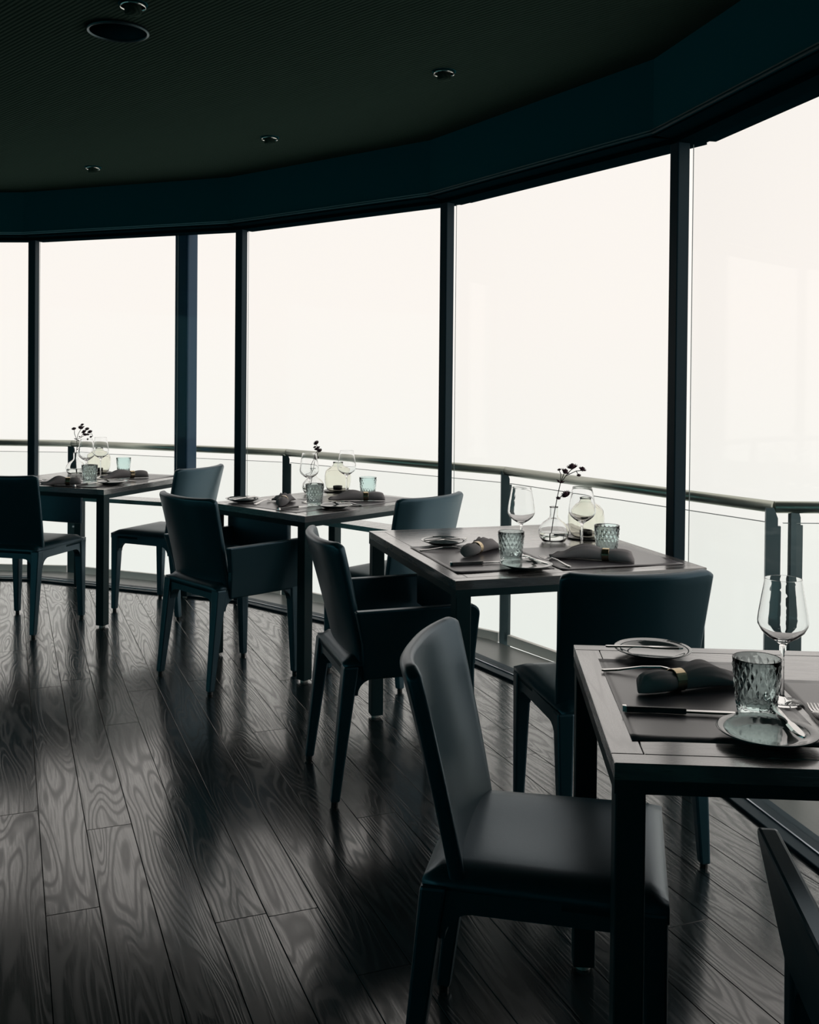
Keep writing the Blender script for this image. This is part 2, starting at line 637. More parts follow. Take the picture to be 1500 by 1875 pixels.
rail_top = 0.885
rl = thing('balcony_railing', 'steel and glass balcony railing running round outside the windows', 'railing', (corner.x, corner.y, 0))
off = Vector(rl.location)
def railput(name, bm, m, **kw):
    bmesh.ops.translate(bm, verts=bm.verts, vec=-off)
    return obj(name, bm, m, rl, **kw)
rp = [pol(RR, ang(k) - 0.012) for k in range(-1, 3)] + [corner]
far = Vector((4.5, 3.99))
rpts = rp + [far]
def rpost(p, d, zc=rail_top):
    d = d.normalized()
    n = Vector((-d.y, d.x))
    bm = bmesh.new()
    # flat bar with one chamfered shoulder, standing across the line of the rail
    prof = [(-0.028, -0.05), (0.028, -0.05), (0.028, 0.815), (0.017, 0.815), (0.017, 0.845), (0.002, zc), (-0.028, zc)]
    fs = []
    for s in (-0.009, 0.009):
        fs.append([bm.verts.new((p.x + d.x * x + n.x * s, p.y + d.y * x + n.y * s, z)) for x, z in prof])
    bm.faces.new(fs[0])
    bm.faces.new(list(reversed(fs[1])))
    for i in range(len(prof)):
        j = (i + 1) % len(prof)
        bm.faces.new((fs[0][i], fs[0][j], fs[1][j], fs[1][i]))
    po = railput('post', bm, 'post_steel')
    bm = bmesh.new()
    c = p + d * 0.012 - n * 0.012
    lathe(bm, [(0, 0), (0.007, 0), (0.007, 0.01), (0, 0.01)], 10, (c.x, c.y, 0.30))
    railput('bolt', bm, 'alu')
for i in range(len(rpts) - 1):
    p0, p1 = rpts[i], rpts[i + 1]
    bm = bmesh.new()
    tube(bm, [(p0.x, p0.y, rail_top), (p1.x, p1.y, rail_top)], 0.0235, 14)
    railput('handrail', bm, 'rail_steel', smooth=True)
    d = (p1 - p0).normalized()
    bm = bmesh.new()
    e0, e1 = p0 + d * 0.035, p1 - d * 0.035
    n = Vector((-d.y, d.x)) * 0.005
    prism(bm, [((e0 + n).x, (e0 + n).y), ((e1 + n).x, (e1 + n).y), ((e1 - n).x, (e1 - n).y), ((e0 - n).x, (e0 - n).y)], 0.03, 0.822)
    g = railput('glass_panel', bm, 'railglass')
    bm = bmesh.new()
    prism(bm, [((e0 + n).x, (e0 + n).y), ((e1 + n).x, (e1 + n).y), ((e1 - n).x, (e1 - n).y), ((e0 - n).x, (e0 - n).y)], 0.822, 0.8245)
    railput('glass_top_edge', bm, 'glassedge')
    bm = bmesh.new()
    n2 = n * 2.2
    prism(bm, [((e0 + n2).x, (e0 + n2).y), ((e1 + n2).x, (e1 + n2).y), ((e1 - n2).x, (e1 - n2).y), ((e0 - n2).x, (e0 - n2).y)], -0.02, 0.03)
    railput('glass_shoe', bm, 'shoe')
for i, p in enumerate(rp):
    d = Vector((1, 0.1)) if i < len(rp) - 1 else Vector((1, -0.1))
    rpost(p if i < len(rp) - 1 else p + Vector((-0.012, -0.02)), d)
rpost(corner + Vector((0.085, 0.005)), Vector((1, 0.35)))
rpost(corner + Vector((1.5, 0.02)), Vector((1, 0.35)))

# ------------------------------------------------------------------ ceiling fittings
def downlight(x, y, label, rr=0.040):
    t = thing('ceiling_downlight', label, 'downlight', (x, y, CEIL), 0, 'recessed ceiling downlights')
    bm = bmesh.new()
    lathe(bm, [(rr, 0.0), (rr + 0.006, -0.002), (rr + 0.006, 0.004), (rr, 0.004)], 28, close=True)
    obj('trim_ring', bm, 'fascia', t, smooth=True)
    bm = bmesh.new()
    lathe(bm, [(rr * 0.98, -0.012), (rr, -0.012), (rr, 0.0), (rr * 0.98, 0.0)], 28, close=True)
    obj('reflector', bm, 'chrome', t, smooth=True)
    bm = bmesh.new()
    lathe(bm, [(0, -0.034), (rr * 0.62, -0.032), (rr * 0.66, -0.028), (rr * 0.66, 0.0), (0, 0.0)], 24)
    obj('lamp_face', bm, 'ceiling', t, smooth=True)
downlight(0.122, 3.94, 'recessed downlight in the dark ceiling, right of the other downlights')
downlight(-0.70, 5.06, 'recessed downlight in the dark ceiling, middle one above the second table')
downlight(-1.81, 5.83, 'small far recessed downlight low in the left of the ceiling')
downlight(-0.885, 3.25, 'recessed downlight at the top edge of the picture near the round speaker')
t = thing('ceiling_speaker', 'round flat loudspeaker set in the dark ceiling at top left', 'speaker', (-1.0, 3.49, CEIL))
bm = bmesh.new()
lathe(bm, [(0.094, 0), (0.102, -0.003), (0.104, -0.010), (0.099, -0.014), (0.094, -0.010)], 40, close=True)
obj('rim', bm, 'post_steel', t, smooth=True)
bm = bmesh.new()
lathe(bm, [(0, -0.006), (0.094, -0.009), (0.094, 0), (0, 0)], 40)
obj('grille', bm, 'soffit', t, smooth=True)

# ------------------------------------------------------------------ chairs
def leg_mesh(bm, top, bot, st, sb, rot=0.0):
    R = Matrix.Rotation(rot, 3, 'Z')
    r = []
    for (c, s) in ((bot, sb), (top, st)):
        r.append([bm.verts.new(Vector(c) + R @ Vector((x * s / 2, y * s / 2, 0))) for x, y in ((-1, -1), (1, -1), (1, 1), (-1, 1))])
    for i in range(4):
        j = (i + 1) % 4
        bm.faces.new((r[0][i], r[0][j], r[1][j], r[1][i]))
    bm.faces.new(list(reversed(r[0])))
    bm.faces.new(r[1])

SEATZ, BACKZ, ARMZ = 0.474, 0.843, 0.637
def make_chair(arms):
    t = empty('leather_armchair' if arms else 'leather_chair')
    # seat cushion: domed, soft-edged
    bm = bmesh.new()
    n = 14
    gx = [[None] * (n + 1) for _ in range(n + 1)]
    for i in range(n + 1):
        for j in range(n + 1):
            u, v = -1 + 2 * i / n, -1 + 2 * j / n
            e = max(abs(u), abs(v))
            edge = (1 - e ** 8)
            x = 0.005 + 0.222 * u
            y = 0.222 * v * (0.97 + 0.03 * u)
            z = SEATZ - 0.02 + 0.02 * edge ** 0.5 + 0.005 * (1 - u * u) * (1 - v * v) - 0.006 * math.exp(-((u + .1) ** 2 + v * v) * 3)
            gx[i][j] = bm.verts.new((x, y, z))
    for i in range(n):
        for j in range(n):
            bm.faces.new((gx[i][j], gx[i + 1][j], gx[i + 1][j + 1], gx[i][j + 1]))
    rim = [gx[i][0] for i in range(n + 1)] + [gx[n][j] for j in range(1, n + 1)] + [gx[i][n] for i in range(n - 1, -1, -1)] + [gx[0][j] for j in range(n - 1, 0, -1)]
    low = [bm.verts.new((v.co.x, v.co.y, 0.428)) for v in rim]
    for i in range(len(rim)):
        j = (i + 1) % len(rim)
        bm.faces.new((rim[i], rim[j], low[j], low[i]))
    bm.faces.new(low)
    obj('seat', bm, 'leather', t, smooth=True)
    # wrapped rails with arched corners
    bm = bmesh.new()
    def rail(p0, p1, th):
        p0, p1 = Vector(p0), Vector(p1)
        d = p1 - p0
        ln = d.length
        d.normalize()
        nn = Vector((-d.y, d.x))
        r = 0.05
        prof = [(0, 0.44), (0, 0.40 - r)]
        for a in range(0, 6):
            th_ = PI / 2 * a / 5
            prof.append((0.022 + r - r * math.cos(th_), 0.40 - r + r * math.sin(th_)))
        for a in range(5, -1, -1):
            th_ = PI / 2 * a / 5
            prof.append((ln - 0.022 - r + r * math.cos(th_), 0.40 - r + r * math.sin(th_)))
        prof += [(ln, 0.40 - r), (ln, 0.44)]
        a = [bm.verts.new((p0.x + d.x * s + nn.x * th / 2, p0.y + d.y * s + nn.y * th / 2, z)) for s, z in prof]
        b = [bm.verts.new((p0.x + d.x * s - nn.x * th / 2, p0.y + d.y * s - nn.y * th / 2, z)) for s, z in prof]
        bm.faces.new(a)
        bm.faces.new(list(reversed(b)))
        for i in range(len(prof)):
            j = (i + 1) % len(prof)
            bm.faces.new((a[i], a[j], b[j], b[i]))
    fx, fy, bx_, by = 0.200, 0.200, -0.195, 0.196
    rail((bx_, by), (fx, fy), 0.036)
    rail((bx_, -by), (fx, -fy), 0.036)
    rail((fx, -fy), (fx, fy), 0.036)
    rail((bx_, -by), (bx_, by), 0.036)
    obj('seat_frame', bm, 'leather', t)
    for sy in (1, -1):
        for sx in (1, -1):
            bm = bmesh.new()
            if sx == 1:
                top, bot = (fx, sy * fy, 0.445), (fx + 0.012, sy * (fy + 0.006), 0.012)
            else:
                top, bot = (bx_, sy * by, 0.445), (bx_ - 0.050, sy * (by + 0.010), 0.012)
            leg_mesh(bm, top, bot, 0.050, 0.030)
            lg = obj('leg', bm, 'leather', t, auto=0.006)
            bm = bmesh.new()
            lathe(bm, [(0, 0), (0.011, 0), (0.011, 0.013), (0, 0.013)], 10, (bot[0], bot[1], 0))
            obj('glide', bm, 'wick', lg)
    # backrest: curved shell
    bm = bmesh.new()
    ns, nt_ = 18, 12
    g = []
    for a in range(ns + 1):
        s = -1 + 2 * a / ns
        row = []
        for b in range(nt_ + 1):
            q = b / nt_
            z = 0.405 + (BACKZ - 0.405) * q
            cor = 0.0
            if abs(s) > 0.93:
                cor = (abs(s) - 0.93) / 0.07
            z -= 0.012 * cor * cor * (q ** 6)
            z += 0.006 * (s * s - 0.6) * q ** 3
            hw = 0.205 + 0.020 * q
            x = -0.158 - 0.122 * q ** 1.05 + (0.014 + 0.034 * q ** 0.8) * abs(s) ** 2.6
            row.append(bm.verts.new((x, s * hw, z)))
        g.append(row)
    for a in range(ns):
        for b in range(nt_):
            bm.faces.new((g[a][b], g[a + 1][b], g[a + 1][b + 1], g[a][b + 1]))
    bk = obj('backrest', bm, 'leather', t, smooth=True)
    md = bk.modifiers.new('padding', 'SOLIDIFY')
    md.thickness = 0.030
    md.offset = 0
    md = bk.modifiers.new('edge_round', 'BEVEL')
    md.width = 0.011
    md.segments = 3
    md.limit_method = 'ANGLE'
    md.angle_limit = math.radians(50)
    if arms:
        for sy in (1, -1):
            bm = bmesh.new()
            # outline of the arm panel in its own (along, up) plane with a rounded upper front corner
            pr = [(-0.155, 0.40), (0.222, 0.40), (0.226, ARMZ - 0.035)]
            for a in range(1, 6):
                th_ = PI / 2 * a / 5
                pr.append((0.226 - 0.035 + 0.035 * math.cos(th_), ARMZ - 0.035 + 0.035 * math.sin(th_)))
            pr += [(-0.195, ARMZ - 0.004), (-0.165, 0.52)]
            fr = []
            for th in (-0.017, 0.017):
                fr.append([bm.verts.new((x, sy * (0.206 + th + 0.052 * max(0, (z - 0.42) / 0.21)), z)) for x, z in pr])
            bm.faces.new(fr[0])
            bm.faces.new(list(reversed(fr[1])))
            for i in range(len(pr)):
                j = (i + 1) % len(pr)
                bm.faces.new((fr[0][i], fr[0][j], fr[1][j], fr[1][i]))
            obj('armrest', bm, 'leather', t, auto=0.006)
    return t

protoA = make_chair(False)
protoB = make_chair(True)
usedA = usedB = False
CH = [
    (0, -2.09, 5.60, 76, 'black leather chair without arms at the left picture edge, back to the viewer'),
    (0, -1.425, 6.03, 155, 'black leather chair facing left to the far left table, beside the blue column'),
    (1, -0.815, 4.712, 44, 'black leather armchair on the left side of the second table from left'),
    (1, -0.055, 3.54, 17, 'black leather armchair on the left side of the third table, behind the nearest chair back'),
    (0, 0.287, 2.04, -12, 'nearest black leather chair with sheen on seat and inner back, left of nearest table'),
    (0, -0.075, 4.78, 138, 'black leather chair between second and third tables, its back against the window light'),
    (0, 0.60, 3.085, 100, 'black leather chair with broad dark back seen from behind, between the two right tables'),
    (1, 0.836, 1.465, 83, 'black leather armchair cut off by the right picture edge, below the nearest table'),
]
for kind, x, y, a, lab in CH:
    if kind == 0:
        c = protoA if not usedA else copy_tree(protoA)
        usedA = True
    else:
        c = protoB if not usedB else copy_tree(protoB)
        usedB = True
    c.location = (x, y, 0)
    c.rotation_euler = (0, 0, math.radians(a))
    tag(c, lab, 'chair' if kind == 0 else 'armchair', 'black leather dining chairs')

# ------------------------------------------------------------------ tables
TZ = 0.75
TB = [  # near-left corner, angle, width along u, depth along w
    ((-1.645, 5.516), 1.2043, 0.86, 0.857, 'dark wooden table farthest left, beside the blue column', 'farthest left table'),
    ((-0.461, 4.555), 0.8406, 0.86, 0.697, 'dark wooden table second from the left', 'second table from left'),
    ((0.148, 3.150), 0.2993, 0.892, 1.045, 'dark wooden table third from the left, with broad bare far end', 'third table from left'),
    ((0.3424, 1.6756), -0.0691, 0.86, 0.742, 'nearest dark wooden table, cut off by the right picture edge', 'nearest table'),
]
def P(i, u, w, z=TZ):
    (cx, cy), th, a, b = TB[i][:4]
    c, s = math.cos(th), math.sin(th)
    return Vector((cx + c * u - s * w, cy + s * u + c * w, z))
LEG = 0.050
for i, ((cx, cy), th, a, b, lab, short) in enumerate(TB):
    ce = P(i, a / 2, b / 2, 0)
    t = thing('dining_table', lab, 'table', ce, th, 'dark wooden dining tables')
    bw, bw2 = 0.044, 0.056
    g = 0.0008
    def board(x0, x1, y0, y1, z0, name, along_y=False):
        bm = bmesh.new()
        cx_, cy_ = (x0 + x1) / 2, (y0 + y1) / 2
        hx, hy = (x1 - x0) / 2 - g, (y1 - y0) / 2 - g
        if along_y:
            hx, hy = hy, hx
        prism(bm, [(-hx, -hy), (hx, -hy), (hx, hy), (-hx, hy)], z0, TZ, 0.0012, 0.0012)
        obj(name, bm, 'tabletop', t, (cx_, cy_, 0), PI / 2 if along_y else 0)
    A, D = a / 2, b / 2
    board(-A, A, -D, -D + bw, 0.722, 'border_board')
    board(-A, A, D - bw, D, 0.722, 'border_board')
    board(-A, -A + bw2, -D + bw, D - bw, 0.722, 'border_board', True)
    board(A - bw2, A, -D + bw, D - bw, 0.722, 'border_board', True)
    board(-A + bw2, A - bw2, -D + bw, D - bw, 0.722, 'top_panel')
    bm = bmesh.new()
    for (x0, x1, y0, y1) in ((-A + .001, A - .001, -D + .001, -D + .022), (-A + .001, A - .001, D - .022, D - .001), (-A + .001, -A + .022, -D + .022, D - .022), (A - .022, A - .001, -D + .022, D - .022)):
        box(bm, ((x0 + x1) / 2, (y0 + y1) / 2, 0.7105), (x1 - x0, y1 - y0, 0.023))
    obj('apron', bm, 'tableleg', t)
    for sx in (-1, 1):
        for sy in (-1, 1):
            bm = bmesh.new()
            lx, ly = sx * (A - LEG / 2 - 0.003), sy * (D - LEG / 2 - 0.003)
            box(bm, (lx, ly, 0.36), (LEG, LEG, 0.70))
            lg = obj('leg', bm, 'tableleg', t, auto=0.003)
            bm = bmesh.new()
            lathe(bm, [(0, 0), (0.018, 0), (0.016, 0.011), (0, 0.011)], 14, (lx, ly, 0))
            obj('glide', bm, 'foot', lg)
    if i < 3:
        w0, w1 = ((0.21, 0.80), (0.20, 0.64), (0.21, 0.62))[i]
        bm = bmesh.new()
        box(bm, (-A + 0.08, (w0 + w1) / 2 - D, 0.625), (0.018, w1 - w0, 0.160))
        obj('hanging_panel', bm, 'leather', t, auto=0.004)
    if i < 2:
        bm = bmesh.new()
        box(bm, (A - 0.09, 0, 0.5875), (0.16, b - 2 * LEG - 0.006, 0.025))
        obj('side_shelf', bm, 'tabletop', t)

# ------------------------------------------------------------------ tableware builders (each in its own local frame, base at z=0)
def solid_of(o, smooth=True):
    return o
def proto_wine():
    t = empty('wine_glass')
    out = [(0, 0.0), (0.036, 0.0), (0.038, 0.0012), (0.028, 0.0035), (0.010, 0.007), (0.0045, 0.014), (0.0036, 0.05), (0.0036, 0.095), (0.0048, 0.110), (0.010, 0.117), (0.028, 0.128), (0.0405, 0.139), (0.0472, 0.152), (0.0480, 0.160), (0.0462, 0.175), (0.0420, 0.200), (0.0375, 0.226), (0.03525, 0.2405), (0.0351, 0.2416), (0.0350, 0.2420)]
    inn = [(0.0345, 0.2424), (0.0340, 0.2420), (0.0341, 0.2416), (0.03430, 0.2405), (0.0366, 0.226), (0.0411, 0.200), (0.0453, 0.175), (0.0470, 0.160), (0.0462, 0.1525), (0.039, 0.1405), (0.026, 0.1305), (0.009, 0.121), (0, 0.119)]
    bm = bmesh.new()
    lathe(bm, out + inn, 36)
    obj('glass_body', bm, 'wine', t, smooth=True)
    return t
def proto_tumbler():
    bm = bmesh.new()
    nu, nv = 144, 52
    rings = []
    H = 0.1015
    def R(z):
        q = z / H
        return 0.0352 + 0.0100 * q ** 0.9
    for v in range(nv + 1):
        z = H * v / nv
        row = []
        for u in range(nu):
            a = 2 * PI * u / nu
            f = 0.0
            if 0.004 < z < H - 0.009:
                p1 = (u / nu * 18 + z / H * 3.5)
                p2 = (u / nu * 18 - z / H * 3.5)
                d1 = abs((p1 % 1) - 0.5) * 2
                d2 = abs((p2 % 1) - 0.5) * 2
                f = 0.0030 * min(d1, d2) - 0.0012
            r = R(z) + f
            row.append(bm.verts.new((r * math.cos(a), r * math.sin(a), z)))
        rings.append(row)
    for zz in (H + 0.001, H, 0.05, 0.012, 0.008):
        r = R(zz) - (0.0014 if zz > H else 0.003)
        if zz == 0.008:
            r -= 0.006
        rings.append([bm.verts.new((r * math.cos(2 * PI * u / nu), r * math.sin(2 * PI * u / nu), zz)) for u in range(nu)])
    for r0, r1 in zip(rings, rings[1:]):
        for u in range(nu):
            j = (u + 1) % nu
            bm.faces.new((r0[u], r0[j], r1[j], r1[u]))
    bm.faces.new(list(reversed(rings[0])))
    bm.faces.new(rings[-1])
    return obj('tumbler', bm, 'tumbler', smooth=True)
def proto_plate():
    t = empty('bread_plate')
    bm = bmesh.new()
    lathe(bm, [(0, 0.001), (0.050, 0.0), (0.054, 0.002), (0.070, 0.008), (0.086, 0.0145), (0.0875, 0.0158), (0.086, 0.0168), (0.070, 0.0115), (0.058, 0.0068), (0.052, 0.0055), (0, 0.0050)], 48)
    obj('plate_body', bm, 'plate', t, smooth=True)
    return t
def strip(bm, sta, th=0.0022):
    """sta: (x, halfwidth, z) stations of a flat bar running along x"""
    r = []
    for x, hw, z in sta:
        r.append([bm.verts.new(c) for c in ((x, -hw, z), (x, -hw * 0.6, z + th), (x, hw * 0.6, z + th), (x, hw, z))])
    for a, b in zip(r, r[1:]):
        for i in range(4):
            j = (i + 1) % 4
            bm.faces.new((a[i], a[j], b[j], b[i]))
    bm.faces.new(r[0])
    bm.faces.new(list(reversed(r[-1])))
def proto_fork():
    bm = bmesh.new()
    strip(bm, [(-0.095, 0.004, 0.001), (-0.090, 0.0078, 0.001), (-0.06, 0.0070, 0.003), (-0.01, 0.0034, 0.010), (0.03, 0.0036, 0.011), (0.045, 0.0085, 0.008), (0.055, 0.0118, 0.0045), (0.062, 0.0122, 0.0035)], 0.003)
    for k in range(4):
        y = -0.0096 + 0.0064 * k
        r = []
        for x, z, hw in ((0.060, 0.0036, 0.0022), (0.080, 0.0035, 0.0017), (0.098, 0.0075, 0.0008)):
            r.append([bm.verts.new((x, y + s * hw, z + q)) for s, q in ((-1, 0), (1, 0), (1, 0.002), (-1, 0.002))])
        for a, b in zip(r, r[1:]):
            for i in range(4):
                j = (i + 1) % 4
                bm.faces.new((a[i], a[j], b[j], b[i]))
        bm.faces.new(r[0])
        bm.faces.new(list(reversed(r[-1])))
    return obj('table_fork', bm, 'silver', smooth=False)
def proto_butter():
    bm = bmesh.new()
    strip(bm, [(-0.085, 0.004, 0), (-0.08, 0.0075, 0), (-0.04, 0.0062, 0.001), (-0.005, 0.0040, 0.001), (0.01, 0.0048, 0.001), (0.02, 0.0095, 0.001), (0.055, 0.0108, 0.001), (0.078, 0.0080, 0.001), (0.088, 0.002, 0.001)], 0.003)
    return obj('butter_knife', bm, 'silver')
def proto_knife():
    t = empty('dinner_knife')
    bm = bmesh.new()
    strip(bm, [(-0.115, 0.0065, 0.001), (-0.108, 0.0085, 0.0), (-0.05, 0.0072, 0.0), (-0.005, 0.0082, 0.0), (0.002, 0.0070, 0.0)], 0.010)
    obj('handle', bm, 'blackhandle', t, auto=0.002)
    bm = bmesh.new()
    strip(bm, [(-0.1165, 0.006, 0.001), (-0.109, 0.0088, 0.0005)], 0.0104)
    obj('end_cap', bm, 'silver', t)
    bm = bmesh.new()
    strip(bm, [(0.0, 0.0075, 0.003), (0.05, 0.0090, 0.003), (0.09, 0.0085, 0.003), (0.112, 0.001, 0.003)], 0.0028)
    obj('blade', bm, 'silver', t)
    return t
def proto_napkin(seed, fan=0.062, ln=0.24):
    r = random.Random(seed)
    t = empty('rolled_napkin')
    bm = bmesh.new()
    ns, nc = 26, 28
    ph = [r.random() * 6 for _ in range(4)]
    rings = []
    for i in range(ns + 1):
        q = i / ns
        x = -0.42 * ln + ln * q
        # width / height along the roll: tail, pinch at the ring, fan
        if q < 0.36:
            e = q / 0.36
            wd = 0.022 + 0.010 * math.sin(PI * e) - 0.004 * e
            hh = 0.017 + 0.004 * math.sin(PI * e)
        else:
            e = (q - 0.36) / 0.64
            wd = 0.019 + (fan - 0.019) * e ** 0.8
            hh = 0.018 + 0.010 * math.sin(PI * min(1, e * 1.2)) - 0.010 * e
        if q < 0.06:
            k = math.sqrt(max(0.0, 1 - (1 - q / 0.06) ** 2))
            wd *= 0.25 + 0.75 * k
            hh *= 0.35 + 0.65 * k
        row = []
        for c in range(nc):
            a = 2 * PI * c / nc
            y = wd * math.cos(a)
            f = 0.0
            if q > 0.36:
                f = 0.55 * math.sin(5 * math.cos(a) * 2.4 + ph[0] + 2 * q) * (q - 0.36) / 0.64
            else:
                f = 0.10 * math.sin(9 * math.cos(a) + ph[1])
            zz = hh * (1 + math.sin(a) * (1 + (f if math.sin(a) > 0 else 0)))
            sx = 0.0
            if q > 0.9:
                sx = 0.018 * math.sin(3.1 * math.cos(a) + ph[2]) * (q - 0.9) / 0.1
            row.append(bm.verts.new((x + sx, y + 0.010 * math.sin(q * 3 + ph[3]), max(zz, 0.0))))
        rings.append(row)
    for a, b in zip(rings, rings[1:]):
        for c in range(nc):
            j = (c + 1) % nc
            bm.faces.new((a[c], a[j], b[j], b[c]))
    bm.faces.new(list(reversed(rings[0])))
    bm.faces.new(rings[-1])
    obj('cloth', bm, 'cloth', t, smooth=True)
    bm = bmesh.new()
    # oval band
    n = 28
    prof = [(-0.012, 1.0), (0.012, 1.0), (0.012, 1.10), (-0.012, 1.10)]
    yo = 0.010 * math.sin(0.36 * 3 + ph[3])
    rr = []
    for x, k in prof:
        rr.append([bm.verts.new((x - 0.06 * ln, yo + 0.0215 * k * math.cos(2 * PI * q / n), 0.0205 + 0.0205 * k * math.sin(2 * PI * q / n))) for q in range(n)])
    for i in range(4):
        a, b = rr[i], rr[(i + 1) % 4]
        for q in range(n):
            j = (q + 1) % n
            bm.faces.new((a[q], a[j], b[j], b[q]))
    obj('napkin_ring', bm, 'brass', t, smooth=False, auto=0.001)
    return t
def proto_bud_vase(flowers, h=0.135):
    t = empty('flower_vase')
    out = [(0, 0.001), (0.034, 0.0), (0.044, 0.004), (0.055, 0.020), (0.0595, 0.037), (0.056, 0.055), (0.043, 0.073), (0.026, 0.085), (0.0165, 0.094), (0.0145, 0.105), (0.0150, h - 0.004), (0.0175, h)]
    inn = [(0.0160, h), (0.0130, h - 0.004), (0.0125, 0.105), (0.0145, 0.093), (0.024, 0.0832), (0.041, 0.0712), (0.0537, 0.0545), (0.057, 0.037), (0.0525, 0.021), (0.042, 0.0075), (0, 0.006)]
    bm = bmesh.new()
    lathe(bm, out + inn, 40)
    obj('glass_body', bm, 'clear', t, smooth=True)
    bm = bmesh.new()
    lathe(bm, [(0, 0.0075), (0.041, 0.0088), (0.0515, 0.0215), (0.0556, 0.034), (0, 0.034)], 40)
    obj('water', bm, 'water', t, smooth=True)
    st = flowers['stems']
    for path in st:
        bm = bmesh.new()
        tube(bm, path, [0.0016] * len(path), 6)
        obj('stem', bm, 'stem', t, smooth=True)
    r = random.Random(len(flowers['heads']) * 5 + 1)
    for (p, s) in flowers['heads']:
        bm = bmesh.new()
        c = Vector(p)
        # star of narrow bracts under a small dome of florets
        axis = Vector((r.uniform(-.5, .5), -0.55 + r.uniform(-.3, .3), 0.8)).normalized()
        e1 = axis.cross(Vector((1, 0, 0))).normalized()
        e2 = axis.cross(e1)
        for k in range(15):
            a = 2 * PI * k / 15
            d = e1 * math.cos(a) + e2 * math.sin(a)
            sd = axis.cross(d)
            tip = c + d * s * 1.0 + axis * s * 0.35
            mid = c + d * s * 0.55 + axis * s * 0.10
            v = [bm.verts.new(q) for q in (c, mid + sd * s * 0.2, tip, mid - sd * s * 0.2, mid - axis * s * 0.06)]
            bm.faces.new((v[0], v[1], v[2]))
            bm.faces.new((v[0], v[2], v[3]))
            bm.faces.new((v[0], v[4], v[1]))
            bm.faces.new((v[1], v[4], v[2]))
            bm.faces.new((v[4], v[3], v[2]))
            bm.faces.new((v[0], v[3], v[4]))
        bmesh.ops.create_icosphere(bm, subdivisions=1, radius=s * 0.55, matrix=Matrix.Translation(c + axis * s * 0.25))
        obj('flower_head', bm, 'petal', t)
    for (p, ln, dr) in flowers['leaves']:
        bm = bmesh.new()
        c = Vector(p)
        d = Vector(dr).normalized()
        sd = d.cross(Vector((0, 1, 0.2))).normalized()
        v = [bm.verts.new(q) for q in (c, c + d * ln * .5 + sd * ln * .2, c + d * ln, c + d * ln * .5 - sd * ln * .2, c + d * ln * .5 + Vector((0, 0.002, 0)))]
        for f in ((0, 1, 4), (1, 2, 4), (2, 3, 4), (3, 0, 4), (0, 3, 2, 1)):
            bm.faces.new([v[k] for k in f])
        obj('leaf', bm, 'petal', t)
    return t
def proto_lantern():
    t = empty('candle_lantern')
    out = [(0, 0.0045), (0.045, 0.0040), (0.058, 0.012), (0.067, 0.030), (0.071, 0.055), (0.0715, 0.085), (0.066, 0.112), (0.050, 0.130), (0.034, 0.138), (0.027, 0.144), (0.0255, 0.152), (0.0275, 0.160)]
    inn = [(0.0258, 0.160), (0.0235, 0.152), (0.025, 0.143), (0.033, 0.1355), (0.0485, 0.1275), (0.064, 0.110), (0.0692, 0.085), (0.0687, 0.055), (0.0648, 0.031), (0.056, 0.0145), (0.044, 0.0075), (0, 0.0080)]
    bm = bmesh.new()
    lathe(bm, out + inn, 44)
    obj('glass_body', bm, 'amber', t, smooth=True)
    bm = bmesh.new()
    lathe(bm, [(0, 0.009), (0.0245, 0.009), (0.0255, 0.030), (0.0235, 0.031), (0.0228, 0.026), (0, 0.026)], 28)
    cu = obj('candle_cup', bm, 'wick', t, smooth=True)
    bm = bmesh.new()
    lathe(bm, [(0, 0), (0.066, 0.0), (0.078, 0.004), (0.077, 0.006), (0.064, 0.0035), (0, 0.0035)], 40)
    obj('saucer', bm, 'wick', t, smooth=True)
    return t

placed = []
def place(proto, i, u, w, rot, label, cat, group=None, z=TZ, first={}):
    """rot is given in the table's own frame"""
    key = proto.name
    if key not in first:
        o = proto
        first[key] = True
    else:
        o = copy_tree(proto)
    p = P(i, u, w, z)
    o.location = p
    o.rotation_euler = (0, 0, TB[i][1] + rot)
    tag(o, label, cat, group)
    return o

wine, tumb, plate = proto_wine(), proto_tumbler(), proto_plate()
fork, butter, knife = proto_fork(), proto_butter(), proto_knife()
napA, napB, napC = proto_napkin(3), proto_napkin(11, 0.045, 0.27), proto_napkin(21, 0.040, 0.20)
lantern = proto_lantern()

MH = 0.0016
def placemat(i, u0, u1, w0, w1, label):
    bm = bmesh.new()
    n, mN = 22, 16
    g = []
    r = random.Random(i * 7 + int(u0 * 100))
    p1, p2 = r.random() * 6, r.random() * 6
    for a in range(n + 1):
        row = []
        for b in range(mN + 1):
            x = -0.5 + a / n
            y = -0.5 + b / mN
            lift = 0.0022 * max(0, math.sin(5.2 * a / n + p1)) * (1 - b / mN) ** 4 + 0.0015 * max(0, math.sin(4 * b / mN + p2)) * (1 - a / n) ** 4
            row.append(bm.verts.new((x * (u1 - u0), y * (w1 - w0), 0.0004 + lift)))
        g.append(row)
    for a in range(n):
        for b in range(mN):
            bm.faces.new((g[a][b], g[a + 1][b], g[a + 1][b + 1], g[a][b + 1]))
    o = obj('placemat', bm, 'mat', None, P(i, (u0 + u1) / 2, (w0 + w1) / 2), TB[i][1], smooth=True)
    md = o.modifiers.new('paper', 'SOLIDIFY')
    md.thickness = 0.0011
    md.offset = 1
    tag(o, label, 'placemat', 'grey paper placemats')
    return o

NM = [t[5] for t in TB]
for i in range(4):
    placemat(i, 0.045, 0.385, 0.108, 0.625 if i != 1 else 0.60, 'grey paper placemat on the left side of the %s' % NM[i])
    placemat(i, 0.400, 0.815 if i != 2 else 0.852, 0.075, 0.50, 'grey paper placemat on the right half of the %s' % NM[i])

Z1 = TZ + MH + 0.0012
